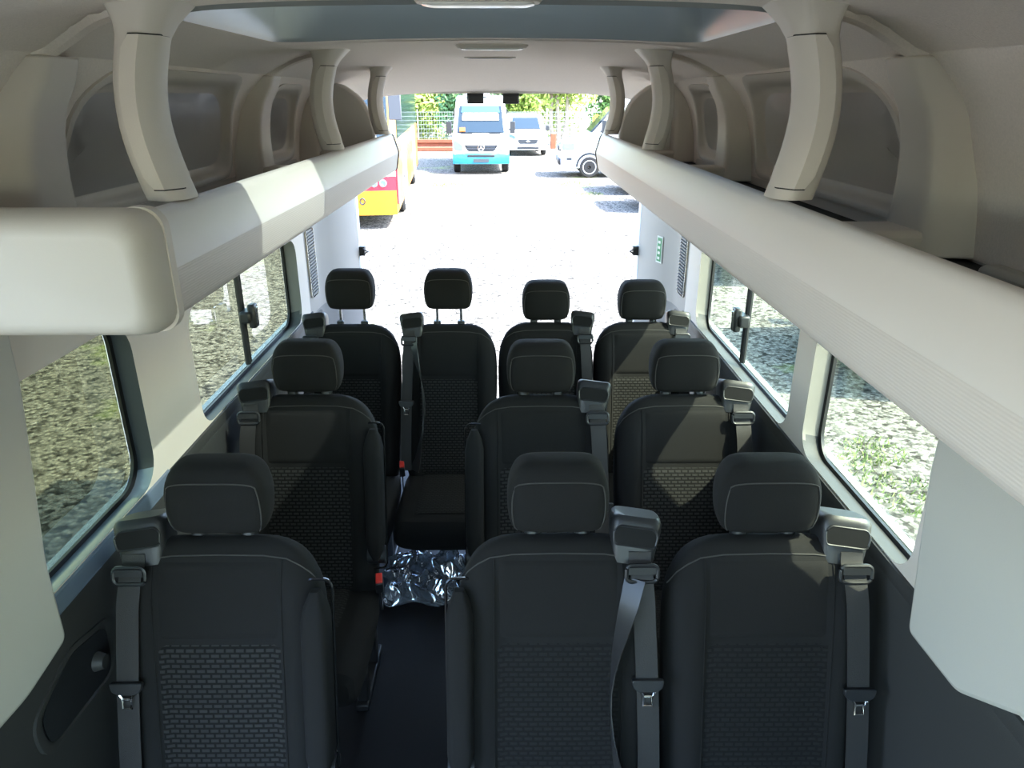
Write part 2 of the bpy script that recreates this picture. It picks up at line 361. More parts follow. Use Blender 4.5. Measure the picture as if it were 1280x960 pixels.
# ---- side walls
def side_wall(sg, wins, name, gap=None):
    S = lambda a, b, x=None: (sg * (XW if x is None else x), a, b)
    # dark lower trim, from the floor to just below the sill, with a soft shoulder
    low = [(0.0, .90), (0.25, .90), (0.30, .892), (0.60, .888), (0.80, .884), (0.95, .876), (0.985, .876), (1.005, .880), (1.015, .89)]
    runs = [(YF, gap[0]), (gap[1], 3.55)] if gap else [(YF, 3.55)]
    wall = mk(name, join(*[loft([[(sg * x, y, z) for z, x in low] for y in [a + (b - a) * k / 8 for k in range(9)]], cap=False, closed=False) for a, b in runs]), darktrim)
    struct(wall)
    # skin behind everything under the windows
    for a, b in runs:
        mk('lower_skin', box(min(sg * .97, sg * .99), max(sg * .97, sg * .99), a if a > YF else YF - .02, b if b < 3.5 else YR + .06, -0.3, 1.0), bodywhite, wall, smooth=0)
    # pillar band from the sill to the shelf, one sheet per window bay
    bays = []; y_ = YF
    for i, w_ in enumerate(wins):
        e = w_.get('cut', 3.30); bays.append((y_, e)); y_ = e
    if gap: bays[0] = (YF, gap[0]); bays[1] = (gap[1], bays[1][1])
    for i, wd in enumerate(wins):
        hole = rrect(wd['y0'], wd['y1'], wd['z0'], wd['z1'], wd.get('r', 0.07))
        (v, f), lp = holed(bays[i][0], bays[i][1], 1.005, 1.72, hole, lambda a, b: (sg * (XW if b < 1.6 else xup(b)), a, b))
        mk('window_bay_panel', (v, f), wd.get('mat', pillarm), wall)
        zt = wd['z0'] - .002
        mk('sill_panel', loft([[(sg * x, y, z) for x, z in ((.876, .985), (XW - .008, zt - .012), (XW - .006, zt - .003), (XW + .004, zt))] for y in bays[i]], cap=False, closed=False), wd.get('sillmat', darktrim), wall, smooth=60)
        ca, cb = (wd['y0'] + wd['y1']) / 2, (wd['z0'] + wd['z1']) / 2
        fl = lambda x, g: [(sg * x, a + math.copysign(min(g, abs(a - ca)), a - ca), b + math.copysign(min(g, abs(b - cb)), b - cb)) for a, b in lp]
        rv, rf = loft([fl(XW, 0), fl(XW + .012, .006), fl(XG - .012, .022)], cap=False)
        isb = lambda q: sum(rv[i][2] for i in q) / len(q) < wd['z0'] + .035
        mk('window_reveal', (rv, [q for q in rf if not isb(q)]), wd.get('rmat', mat('shade_trim', (.14, .13, .115), .6)), wall)
        mk('sill_reveal', (rv, [q for q in rf if isb(q)]), wd.get('sillmat', darktrim), wall)
        n = wd['n']
        pane = rrect(wd['y0'] - .03, wd['y1'] + .03, wd['z0'] - .03, wd['z1'] + .03, wd.get('r', .07) + .02)
        win = mk('window_%d' % n, loft([[(sg * (XG + .001), a, b) for a, b in pane], [(sg * (XG + .005), a, b) for a, b in pane]]), wd.get('glass', sidegl), smooth=30); struct(win)
        mk('rubber_seal', loft([fl(XG - .014, .024), fl(XG - .010, -.012), fl(XG + .0, -.014)], cap=False), seal, win)
        if 'div' in wd:
            y = wd['div']
            mk('sliding_frame', join(tube([(sg * (XG - .012), y, wd['z0']), (sg * (XG - .012), y, wd['z1'])], 0.011, 8), tube([(sg * (XG - .012), y + .025, wd['z0']), (sg * (XG - .012), y + .025, wd['z1'])], 0.006, 8)), blackp, win)
            zc = wd['lz']
            mk('window_latch', join(box(sg * (XG - .055) - .014, sg * (XG - .055) + .014, y - .022, y + .022, zc - .045, zc + .045),
                                    box(sg * (XG - .035) - .02, sg * (XG - .035) + .02, y - .04, y + .035, zc - .022, zc + .022)), blackp, win, bevel=.008)
            mk('latch_bar', tube([(sg * (XG - .07), y - .012, zc - .036), (sg * (XG - .075), y - .012, zc + .036)], 0.0045, 8), chrome, win)
        # sill ledge
        mk('sill', loft([[(sg * x, y, z) for x, z in ((.875, .985), (.878, 1.005), (.888, 1.013), (.915, 1.010), (.965, 1.0))] for y in bays[i]], cap=False, closed=False), wd.get('sillmat', darktrim), wall)
    # outer skin above the windows
    for a, b, z in ([(YF - .02, gap[0], 1.70), (gap[0], gap[1], 1.95), (gap[1], YR + .06, 1.70)] if gap else [(YF - .02, YR + .06, 1.70)]):
        mk('upper_skin', box(min(sg * .96, sg * .98), max(sg * .96, sg * .98), a, b, z, 2.27), bodywhite, wall, smooth=0)
    # upper wall with two niches
    up = lambda a, b: (sg * xup(b), a, b)
    nich = [(1.15, 2.62, [(1.47, 1.735), (2.50, 1.735), (2.44, 2.015), (1.60, 2.015)]), (2.62, 3.30, [(2.76, 1.735), (3.26, 1.735), (3.20, 2.0), (2.80, 2.0)])]
    for a, b, z in ([(YF, gap[0], 1.70), (gap[0], gap[1], 1.95), (gap[1], 1.31, 1.70)] if gap else [(YF, 1.31, 1.70)]):
        mk('upper_panel', grid(8, 14, lambda s, t: (sg * (xup(z + (2.05 - z) * t) - .003), a + (b - a) * s, z + (2.05 - z) * t)), liner, wall)
    mk('upper_panel', grid(6, 14, lambda s, t: up(3.28 + (YR - 3.28) * s, 1.70 + .34 * t - (0.1 * s * s * t))), liner, wall)
    for (ya, yb, pts) in nich:
        hp = rpoly(pts, 0.10)
        (v, f), lp = holed(ya, yb, 1.70, 2.04, hp, up)
        mk('upper_panel', (v, f), liner, wall)
        ca = sum(p[0] for p in lp) / len(lp); cb = sum(p[1] for p in lp) / len(lp)
        hy = (max(p[0] for p in lp) - min(p[0] for p in lp)) / 2; hz_ = (max(p[1] for p in lp) - min(p[1] for p in lp)) / 2
        def rr(d, off, bl=0.0):
            out = []
            for a, b in lp:
                a2 = ca + (a - ca) * (1 - d / hy); b2 = cb + (b - cb) * (1 - d / hz_)
                x = (1 - bl) * (xup(min(b2, 2.04)) + off) + bl * (.905 - .25 * (b2 - 1.735))
                out.append((sg * x, a2, b2))
            return out
        mk('niche_frame', loft([rr(-.016, .003), rr(-.013, -.007), rr(0, -.010), rr(.008, -.005), rr(.014, 0, .4), rr(.022, 0, .85), rr(.034, 0, 1)], cap=False), pillarm, wall, smooth=50)
        mk('niche_panel', loft([rr(.030, 0, 1), rr(.06, 0, 1), rr(min(hy, hz_) * .98, 0, 1)], cap=True), niche, wall)
    # bulky pillar covers rising from the shelf
    for (yc, hw) in ((1.36, .085), (2.62, .085), (3.42, .075)):
        rings = []
        for k in range(9):
            t = k / 8; z = 1.70 + .335 * t; xo = xup(min(z, 2.04)) + .02; dep = .115 - .045 * t
            if k == 8: dep = .05
            yy = yc + .03 * t; h = hw * (1.15 - .30 * t)
            q = rpoly([(-h, 0), (-h * .72, -dep), (h * .72, -dep), (h, 0)], .02, 3)
            rings.append([(sg * (xo + b), yy + a, z) for a, b in q])
        mk('pillar_cover', loft(rings), pillarm, wall, smooth=40, bevel=.006)
        mk('pillar_foot', box(min(sg * .52, sg * .80), max(sg * .52, sg * .80), yc - hw * .75, yc + hw * .75, 1.695, 1.745), pillarm, wall, bevel=.012)
        # roof rib arching from the pillar cover to the shelf support
        def rib(ys_={1.36: 1.20, 2.62: 2.40}.get(yc, yc), yc=yc):
            pr = [(.70, 2.064), (.74, 2.047), (.775, 2.02), (.80, 1.985)]
            xs = [(.50 + .02 * i, zceil(.50 + .02 * i, min(yc, 3))) for i in range(10)] + pr[1:]
            rings = []
            for x, z in xs:
                y = ys_ + (yc - ys_) * sstep(.5, .74, x)
                d = Vector((-.2, -.98)).lerp(Vector((-.8, -.6)), sstep(.5, .8, x))
                rings.append([(sg * x, y - .03, z + .01), (sg * (x + d.x * .012), y - .012, z + d.y * .012), (sg * (x + d.x * .016), y + .005, z + d.y * .016), (sg * x, y + .02, z + .01)])
            return loft(rings)
        if yc < 3: mk('roof_rib', rib(), liner, wall)
    ep = rpoly([(.872, 1.66), (.555, 1.66), (.552, 1.86), (.60, 1.965), (.70, 2.035), (.80, 2.0), (.872, 1.88)], .05)
    mk('shelf_end_panel', loft([[(sg * a, 3.445, b) for a, b in ep], [(sg * a, 3.50, b) for a, b in ep]]), niche, wall, bevel=.012)
    # rear corner pillar, turning in to the door opening
    def corner(z0, z1, n=8):
        pl = [(3.28, .88), (3.45, .878), (3.52, .872), (3.60, .84), (3.72, .80), (3.86, .775), (3.92, .765), (3.93, .80)]
        rings = []
        for k in range(n + 1):
            z = z0 + (z1 - z0) * k / n; inset = max(0, (z - 1.7)) * .35 * 0
            rings.append([(sg * (x - inset), y, z) for y, x in pl])
        return loft(rings, cap=False, closed=False)
    mk('corner_pillar', corner(1.005, 2.06), mat('pale_grey_trim', (0.27, 0.255, 0.235), 0.5, bump=.08, bscale=500), wall, smooth=50)
    mk('corner_lower_trim', corner(0.0, 1.007), greytrim, wall, smooth=50)
    mk('door_frame_edge', box(min(sg * .762, sg * .99), max(sg * .762, sg * .99), 3.925, 4.0, -.3, 2.2), mat('skylit_white_paint', (0.55, 0.59, 0.64), 0.35, coat=.3), wall, bevel=.012)  # white paint with shade and blue skylight put into its colour
    # air vent with slats
    vt = mk('air_vent', loft([[(sg * (XW - .004 + dx), 3.375 + (a - 3.375) * k, b) for a, b in rrect(3.305, 3.445, 1.085, 1.40, .02)] for k, dx in ((1.0, .004), (1.0, -.003), (.88, -.003), (.86, .006))], cap=False), pillarm, wall)
    mk('vent_back', grid(1, 1, lambda s, t: (sg * (XW - .0005), 3.312 + .126 * s, 1.09 + .305 * t)), blackp, vt)
    for k in range(20):
        z = 1.10 + k * .0149
        mk('slat', lambda: box(-.006, .004, -.056, .056, -.0032, .0032), greytrim, vt, smooth=0, key='slat').location = (sg * (XW - .005), 3.375, z)
    # door latch striker on the frame
    mk('door_striker', join(box(min(sg * .735, sg * .765), max(sg * .735, sg * .765), 3.93, 3.97, 1.16, 1.21), tube([(sg * .742, 3.92, 1.17), (sg * .715, 3.92, 1.185), (sg * .742, 3.92, 1.20)], .006, 6)), blackp, wall, bevel=.004)
    return wall

wallR = side_wall(1, [dict(n=6, y0=-1.65, y1=-.35, z0=1.03, z1=1.66, cut=.3), dict(n=1, y0=1.25, y1=1.845, z0=1.03, z1=1.425, cut=1.905), dict(n=2, y0=1.965, y1=3.08, z0=1.03, z1=1.425, div=2.57, lz=1.20)], 'wall_right')
wallL = side_wall(-1, [dict(n=7, y0=-1.65, y1=-.35, z0=1.03, z1=1.66, cut=.3), dict(n=3, y0=0.90, y1=1.68, z0=1.035, z1=1.47, cut=1.735, r=.08, glass=privgl, mat=pillarm, rmat=mat('door_inner_shaded', (.035, .042, .055), .5), sillmat=paint), dict(n=4, y0=2.0, y1=3.14, z0=1.03, z1=1.40, div=2.57, lz=1.22, glass=midgl)], 'wall_left', gap=(-.25, .80))   # open side doorway ahead of the window; door reveal colour has shade painted in

# B pillar covers beside the foremost row
def pillar_panel(sg, poly, x0, x1):
    return loft([[(sg * x0, a, b) for a, b in poly], [(sg * x1, a, b) for a, b in poly]])
mk('front_pillar_cover', pillar_panel(1, rpoly([(1.20, 1.71), (1.195, 1.31), (1.145, .98), (.98, .985), (.83, 1.08), (.35, 1.08), (.35, 1.71)], .02), .835, .875), mat('grey_pillar_plastic', (.44, .42, .375), .6, bump=.1, bscale=500), wallR, bevel=.01)
mk('front_pillar_cover', pillar_panel(-1, rpoly([(1.24, 1.71), (1.23, 1.48), (1.17, 1.14), (1.165, .956), (1.03, .936), (.82, .95), (.82, 1.71)], .02), .845, .875), MATS['grey_pillar_plastic'], wallL, bevel=.01)
pk = mk('grab_pocket', loft([[(-.885 + dx, 1.20 + (a - 1.20) * k, .80 + (b - .80) * k) for a, b in rpoly([(1.06, .74), (1.34, .72), (1.36, .86), (1.20, .90), (1.05, .84)], .04)] for k, dx in ((1.0, .0), (1.0, .009), (.88, .010), (.82, .004))], cap=False), darktrim, wallL, smooth=50)
mk('pocket_back', loft([[(-.880, 1.20 + (a - 1.20) * .82, .80 + (b - .80) * .82) for a, b in rpoly([(1.06, .74), (1.34, .72), (1.36, .86), (1.20, .90), (1.05, .84)], .04)], [(-.878, 1.20 + (a - 1.20) * .82, .80 + (b - .80) * .82) for a, b in rpoly([(1.06, .74), (1.34, .72), (1.36, .86), (1.20, .90), (1.05, .84)], .04)]]), blackp, pk)
mk('coat_button', lambda: loft([[(-.876 + k * .02, 1.27 + .022 * (1 - k * .3) * math.cos(a), .80 + .022 * (1 - k * .3) * math.sin(a)) for a in [2 * math.pi * i / 20 for i in range(20)]] for k in (0, .7, 1)]), darktrim, pk)
# green safety sticker on the right rear corner
stk = lambda a, b, o: (.831 - .018 * a - o, 3.625 + .052 * a, 1.18 + .135 * b)
st = mk('safety_sticker', grid(1, 1, lambda a, b: stk(a, b, .003)), mat('white_sticker', (.62, .66, .62), .4), wallR, smooth=0, solid=.0008)
mk('sticker_print', grid(1, 1, lambda a, b: stk(.12 + .76 * a, .06 + .88 * b, .0045)), mat('green_print', (.01, .22, .07), .4), st, smooth=0)
for k in range(4):
    mk('sticker_mark', grid(1, 1, lambda a, b: stk(.3 + .4 * a, .13 + .2 * k + .10 * b, .006)), MATS['white_sticker'], st, smooth=0)

# rear header above the door opening
mk('rear_header', box(-.99, .99, 3.90, 4.0, 1.985, 2.28), liner, ceiling, bevel=.015)
for x in (-.115, .065):
    b = mk('door_buffer', lambda: join(box(-.042, .042, -.02, .02, -.05, 0), box(-.036, .036, -.026, .02, -.042, -.008)), blackp, bevel=.005, key='buf')
    b.location = (x, 3.93, 1.986); tag(b, 'small black rubber block under the rear door header', 'buffer', 'rubber blocks under the rear header')

# cab end: bulkhead frame with windscreen opening
(v, f), lp = holed(-.96, .96, -.05, 2.28, rrect(-.86, .86, .80, 2.05, .12), lambda a, b: (a, YF, b))
wf = mk('wall_front', (v, f), darktrim); struct(wf)
ws = mk('window_5', loft([[(a, YF - .01, b) for a, b in rrect(-.88, .88, .78, 2.07, .12)], [(a, YF - .006, b) for a, b in rrect(-.88, .88, .78, 2.07, .12)]]), cleargl); struct(ws)

# ================================================================== OVERHEAD SHELVES
def shelf(sg, y0, y1, label):
    t = empty('luggage_shelf', (0, 0, 0)); tag(t, label, 'luggage shelf')
    zc = CZ
    up = [(.495, zc - .160), (.484, zc - .153), (.472, zc - .156), (.466, zc - .168), (.457, zc - .20), (.449, zc - .226), (.448, zc - .236)]
    lo = [(.448, zc - .236), (.450, zc - .25), (.459, zc - .300), (.464, zc - .312), (.475, zc - .318), (.50, zc - .312)]
    n = 40
    ys = [y0 + (y1 - y0) * k / n for k in range(n + 1)]
    mk('rail_upper_band', loft([[(sg * x, y, z) for x, z in up] for y in ys], cap=False, closed=False), rail_w, t, smooth=60)
    mk('rail_lower_band', loft([[(sg * x, y, z) for x, z in lo] for y in ys], cap=False, closed=False), rib_m, t, smooth=60)
    mk('rail_back', loft([[(sg * .495, y, zc - .160), (sg * .50, y, zc - .312)] for y in (y0, y1)], cap=False, closed=False), tray_m, t)
    prof = up + lo[1:]
    mk('rail_end_cap', loft([[(sg * (x + (.004 if k else -.004)), y, z) for x, z in prof] for k, y in ((0, y1), (0, y1 + .012), (1, y1 + .016))]), blackp, t)
    mk('tray', box(min(sg * .49, sg * .885), max(sg * .49, sg * .885), y0, y1 - .02, zc - .312, zc - .275), tray_m, t, smooth=0)
    mk('tray_edge_strip', box(min(sg * .53, sg * .548), max(sg * .53, sg * .548), y0, y1 - .05, zc - .275, zc - .265), greytrim, t, smooth=0)
    mk('underside', box(min(sg * .48, sg * .88), max(sg * .48, sg * .88), y0, y1 - .02, zc - .318, zc - .3125), beige, t, smooth=0)
    return t
shL = shelf(-1, 1.0, 3.42, 'left overhead luggage shelf with pale grey rail and cream front panel')
shR = shelf(1, -0.35, 3.42, 'right overhead luggage shelf with long unbroken pale rail')
# cream panel closing the front end of the left shelf
def front_end():
    rings = []
    for y, g in ((1.005, .0), (.985, .0), (.962, -.006), (.948, -.016), (.943, -.03)):
        p = rrect(-.885, -.432 + g, CZ - .314 - g * .9, CZ - .140 + g, .035 + g * .2)
        rings.append([(a, y, b) for a, b in p])
    return loft(rings)
mk('front_panel', front_end(), beige_l, shL, smooth=50)
mk('corner_trim', loft([[(a, y, b) for a, b in rrect(-.50, -.430, CZ - .316, CZ - .139, .03)] for y in (1.002, 1.02)]), beige, shL)

# shelf supports up to the ceiling
def support(sg, y, label):
    t = empty('shelf_support', (sg * .50, y, CZ - .152)); tag(t, label, 'shelf support')
    def prof(k):
        s = k / 16; z = s * (zceil(.5, min(y, 3.2)) + .01 - (CZ - .152))
        bow = .030 * math.sin(math.pi * min(1, s * 1.05)) - .012 * s
        wd = .026 + .004 * abs(s - .5) + (.028 * max(0, (s - .78) / .22) ** 2); dp = .046 + .03 * max(0, (s - .78) / .22) ** 2
        return z, bow, wd, dp
    def body():
        rings = []
        for k in range(17):
            z, bow, wd, dp = prof(k)
            rings.append([(sg * (bow + a), b, z) for a, b in rpoly([(-wd * .55, -dp), (wd, -dp * .8), (wd, dp * .8), (-wd * .55, dp), (-wd * 1.2, dp * .6), (-wd * 1.2, -dp * .45)], .012, 3)])
        return loft(rings)
    mk('column', body(), pillarm, t, smooth=45)
    def cover(g=0.0, off=.0):
        rings = []
        for k in range(1, 14):
            z, bow, wd, dp = prof(k + (g if k == 13 else -g if k == 1 else 0))
            e = 1 if 2 <= k <= 12 else .55
            rings.append([(sg * (bow - wd * .5 - .003 - off), -dp - .004 - off, z), (sg * (bow - wd * 1.26 - off), -dp * .45 - .001, z), (sg * (bow - wd * 1.26 - off), dp * (.45 * e) + g * .01, z), (sg * (bow - wd * 1.0), dp * (.45 * e) + g * .01, z), (sg * (bow - wd * .3 + .016 * e + g * .004), -dp + .004, z), (sg * (bow - wd * .3 + .016 * e + g * .004), -dp - .003 - off, z)])
        return loft(rings)
    mk('cover_panel', cover(), beige, t, smooth=45)
    mk('cover_gap', cover(.12, -.0018), mat('dark_gap', (.03, .028, .025), .8), t, smooth=45)
    return t
for sg, sd in ((-1, 'left'), (1, 'right')):
    for y, nm in ((1.20, 'foremost, ahead of the roof hatch'), (2.36, 'middle, behind the roof hatch'), (3.33, 'rearmost, by the open rear doors')):
        support(sg, y, 'curved grey support on the %s luggage shelf, %s' % (sd, nm))

# ================================================================== SEATS
BB = Vector((0, -.215, .41)); BT = Vector((0, -.055, 1.06))
BL = (BT - BB).length; BD = (BT - BB).normalized(); BN = Vector((0, -BD.z, BD.y))
WT = [(0, .20), (.08, .212), (.5, .222), (.74, .224), (.84, .216), (.90, .200), (.94, .182), (.97, .158), (.99, .128), (1.0, .10)]
TT = [(0, .045), (.05, .052), (.5, .052), (.85, .048), (.93, .042), (.97, .032), (.99, .020), (1.0, .006)]
def bol(x, s): return .020 * sstep(.115, .165, abs(x)) * (1 - sstep(.80, .95, s))
def fd(x, s):
    w_ = smooth_table(WT, s); t = smooth_table(TT, s); q = min(.999, abs(x) / w_)
    return t * (1 - q ** 4) ** .25 + bol(x, s) * (1 - q ** 10)
def bmap(x, d, s): 
    p = BB + BD * (s * BL) + BN * d; return (x, p.y, p.z)
def backrest_m():
    rings = []
    ss = [0, .02, .05, .1, .2, .3, .4, .5, .6, .68, .74, .79, .84, .87, .90, .92, .94, .955, .97, .98, .99, 1.0]
    for s in ss:
        w_ = smooth_table(WT, s); t = smooth_table(TT, s); r = []
        for x, d in sell(w_, t, 4, 56):
            if d > 0: d += bol(x, s) * (1 - min(.999, abs(x) / w_) ** 10)
            r.append(bmap(x, d, s))
        rings.append(r)
    return loft(rings)
def panel_m(x0, x1, s0, s1, lift=.004):
    def fn(a, b):
        x = x0 + (x1 - x0) * a; s = s0 + (s1 - s0) * b
        e = min(1, min(a, 1 - a) * (x1 - x0) / .012) ; e2 = min(1, min(b, 1 - b) * (s1 - s0) * BL / .012)
        return bmap(x, fd(x, s) + lift * min(e, e2) - .002 * (1 - min(e, e2)), s)
    return grid(24, 24, fn)
def seam_m(pts): return tube([bmap(x, fd(x, s) + .0012, s) for x, s in pts], .0016, 5)
# headrest
HR = [(0, .078, .020), (.006, .094, .034), (.018, .103, .045), (.045, .110, .053), (.085, .112, .057), (.115, .108, .057), (.135, .101, .054), (.150, .092, .047), (.160, .080, .036), (.166, .062, .020)]
def hr_pt(z, ang, k=1.0, off=0.0):
    w_ = smooth_table([(a, b) for a, b, c in HR], z); d = smooth_table([(a, c) for a, b, c in HR], z); n = 4.2
    c, s = math.cos(ang), math.sin(ang)
    x = w_ * math.copysign(abs(c) ** (2 / n), c); y = d * math.copysign(abs(s) ** (2 / n), s)
    return (x * (1 + off / .11), y * (1 + off / .055) - .005 + .10 * (z - .08), z)
def headrest_m():
    zs = [a for a, b, c in HR]; zz = []
    for a, b in zip(zs, zs[1:]): zz += [a, (a + b) / 2]
    zz.append(zs[-1])
    return loft([[hr_pt(z, 2 * math.pi * (i + .5) / 48) for i in range(48)] for z in zz])
def hr_seam():
    pts = []
    a0 = R(214)
    for k in range(12): pts.append(hr_pt(.008 + .112 * k / 11, a0 + R(6) * (k / 11), 1, .0010))
    aa = a0 + R(6); ab = R(360) - (aa - R(180))
    for k in range(1, 16):
        t = k / 15; pts.append(hr_pt(.12 + .014 * math.sin(math.pi * t) ** .6, aa + (ab - aa) * t, 1, .0012))
    for k in range(11, -1, -1): pts.append(hr_pt(.008 + .112 * k / 11, R(540) - (a0 + R(6) * (k / 11)), 1, .0010))
    return tube(pts, .0015, 5)
def cushion_m():
    rings = []
    for y, w_, zt, zb in ((-.17, .19, .40, .33), (-.19, .205, .425, .31), (-.26, .215, .432, .29), (-.40, .218, .437, .28), (-.54, .218, .446, .28), (-.61, .216, .448, .29), (-.645, .210, .440, .31), (-.66, .195, .415, .34)):
        cz, hh = (zt + zb) / 2, (zt - zb) / 2
        rings.append([(x, y, cz + z + (.010 * sstep(.12, .17, abs(x)) if z > 0 else 0)) for x, z in sell(w_, hh, 4, 40)])
    return loft(rings)
def cush_panel():
    return grid(12, 14, lambda a, b: (-.125 + .25 * a, -.20 - .40 * b, lerp_table([(-.61, .450), (-.54, .449), (-.40, .440), (-.26, .435), (-.19, .43)], -.20 - .40 * b) + .002 - (.004 if a in (0, 1) else 0)))
def housing_m():
    rings = []
    for z, k, dy in ((-.055, .80, .0), (-.045, .86, .0), (-.01, .93, 0), (.02, 1.0, 0), (.036, 1.0, .0), (.046, .94, .004), (.050, .84, .006)):
        rings.append([(x * k, y * (.8 + .2 * k) + dy, z) for x, y in sell(.056, .052, 5, 32)])
    return loft(rings)
def slot_m():   # dark letterbox the belt runs out of
    p = rpoly([(-.042, -.012), (.042, -.012), (.046, .014), (.036, .026), (-.036, .026), (-.046, .014)], .008, 4)
    return join(loft([[(a, -.0535, b) for a, b in p], [(a, -.0555, b) for a, b in p]]))
def slot_rim(): 
    p = rpoly([(-.044, -.014), (.044, -.014), (.048, .015), (.038, .028), (-.038, .028), (-.048, .015)], .008, 4)
    return tube([(a, -.0545, b) for a, b in p], .0022, 6, True)
def armrest_m():
    rings = []
    for k in range(15):
        s = k / 14; e = min(1, math.sin(math.pi * min(max(s, .0), 1) * .5 + .0) * 6 if s < .5 else math.sin(math.pi * (1 - s) * .5) * 6)
        e = .35 + .65 * e; z = .03 - .44 * s
        rings.append([(x * e, y * e, z) for x, y in sell(.030, .040, 3.4, 24)])
    return loft(rings)

SEATS = {}
def seat(loc, label, belt, arm, raised=0.0, group=None, pat='dash_pattern_cloth', base_z=0.0, twist=False, buckle=0, slide=0.62):
    t = empty('passenger_seat', (loc[0], loc[1], 0)); t.scale = (0.92 if loc[1] > 2.9 else 1, 1, 1); tag(t, label, 'seat', group)
    P = lambda n, f, m, par=None, **k: mk(n, f, m, par or t, **k)
    back = P('backrest', backrest_m, fabric, key='backrest')
    P('upper_panel', lambda: panel_m(-.134, .134, .665, .935), fabric_mid, key='upan', solid=0)
    P('lower_panel', lambda: panel_m(-.139, .139, .02, .658), MATS[pat], key='lpan' + pat)
    P('seam', lambda: seam_m([(-.218 + .0 * k, .84 + .0 * k) for k in range(1)] + [(-.212, .855), (-.200, .885), (-.178, .915), (-.15, .938), (-.10, .950), (0, .953), (.10, .950), (.15, .938), (.178, .915), (.200, .885), (.212, .855)]), thread, back, key='seam_a')
    P('seam', lambda: join(seam_m([(-.141, .935 - .04 * k) for k in range(23)])), fabric, back, key='seam_b')
    P('seam', lambda: join(seam_m([(.141, .935 - .04 * k) for k in range(23)])), fabric, back, key='seam_c')
    hz = 1.072 + raised
    h = P('headrest', headrest_m, fabric, key='headrest'); h.location = (0, -.03, hz)
    P('seam', hr_seam, thread, h, key='hrseam')
    for x in (-.056, .056):
        P('headrest_post', lambda: tube([(0, 0, -.16), (0, 0, .03)], .0062, 10), chrome, key='post').location = (x, -.035, hz)
        P('post_guide', lambda: loft([[(a, b, z) for a, b in sell(.017 * k, .014 * k, 3, 16)] for z, k in ((-.03, 1), (.006, 1), (.010, .8))]), blackp, key='guide').location = (x, -.045, 1.062)
    P('cushion', cushion_m, fabric, key='cushion')
    P('cushion_panel', cush_panel, pattern_flat, key='cpan')
    for x in (-.15, .15):
        P('leg', lambda: join(box(-.02, .02, -.34, -.30, 0, .32), box(-.02, .02, -.16, -.12, 0, .36), box(-.022, .022, -.36, -.06, 0, .03)), blackp, bevel=.006, key='leg').location = (x, 0, 0)
    P('rear_shell', lambda: loft([[bmap(x, d, s) for x, d in ((-.2, -.03), (-.19, -.062), (.19, -.062), (.2, -.03))] for s in (.02, .3, .6, .86)]), blackp, key='rear')
    # belt reel housing on the shoulder and the webbing
    hx = belt * .172
    hb = P('belt_housing', housing_m, blackp, key='housing'); hb.location = (hx, -.048, 1.052); hb.rotation_euler = (R(-20), R(5 * belt), R(-7 * belt))
    P('belt_slot', slot_m, mat('slot_shadow_black', (.006, .006, .006), .7, spec=0.2), hb, key='slot'); P('slot_rim', slot_rim, blackp, hb, key='slotrim')
    P('housing_stem', lambda: loft([[(x, y - .045 + .02 * (z < 1), z) for x, y in sell(.048, .04, 4, 20)] for z in (.90, .98, 1.02)]), blackp, key='stem').location = (hx, .0, 0)
    bs = [(.96, .176), (.90, .180), (.80, .184), (.65, .190), (.50, .196), (.35, .20), (.2, .203), (.06, .204)]
    pts = [(belt * .178, -.106, 1.046), (belt * .178, -.112, 1.025)] + [bmap(belt * x, fd(.165, min(s, .88)) + .012, s) for s, x in bs[1:]]
    sb = P('seat_belt', strap(pts, (1, 0, .05 * belt), .048, .0025), web, smooth=60)
    gp = pts[2]
    g = P('belt_guide', lambda: join(tube([(a, 0, b) for a, b in rrect(-.034, .034, -.018, .020, .012)], .0045, 6, True), box(-.030, .030, -.004, .004, .000, .016)), blackp, sb, bevel=0, key='bguide'); g.location = (gp[0], gp[1] - .006, gp[2] + .0)
    g.rotation_euler = (R(-12), 0, 0)
    s = slide; x = lerp_table(sorted((a, b) for a, b in bs), s)
    tp = bmap(belt * x, fd(.165, s) + .018, s)
    tb = P('tongue_grip', lambda: loft([[(a, y, b) for a, b in rpoly([(-.036, .012), (.036, .012), (.032, -.008), (.018, -.016), (-.018, -.016), (-.032, -.008)], .006, 3)] for y in (-.006, .006)]), blackp, sb, bevel=.002, key='tgrip'); tb.location = tp; tb.rotation_euler = (R(-13), 0, 0)
    tm = P('tongue_plate', lambda: join(tube([(-.015, 0, -.014), (-.0095, 0, -.022), (-.0095, 0, -.046), (.0095, 0, -.046), (.0095, 0, -.022), (.015, 0, -.014)], .0028, 6), tube([(-.0095, 0, -.024), (.0095, 0, -.024)], .0026, 6)), chrome, sb, key='tplate'); tm.location = (tp[0], tp[1] - .004, tp[2]); tm.rotation_euler = (R(-13), 0, 0)
    tm['label'] = 'bright steel belt tongue'
    if twist:
        q = [(belt * (.165 - .05 * math.sin(math.pi * k / 11) ** 1.0), s_) for k, s_ in enumerate([.88 - .075 * i for i in range(12)])]
        tw = [bmap(x_, fd(.15, min(s_, .88)) + .016 + .006 * math.sin(k), s_) for k, (x_, s_) in enumerate(q)]
        wd = [(math.cos(R(25 + 70 * math.sin(math.pi * k / 11))), -math.sin(R(25 + 70 * math.sin(math.pi * k / 11))), 0) for k in range(12)]
        P('loose_belt', strap(tw, wd, .046, .0022), mat('belt_webbing_sheen', (.032, .031, .031), .35), sb, smooth=60)
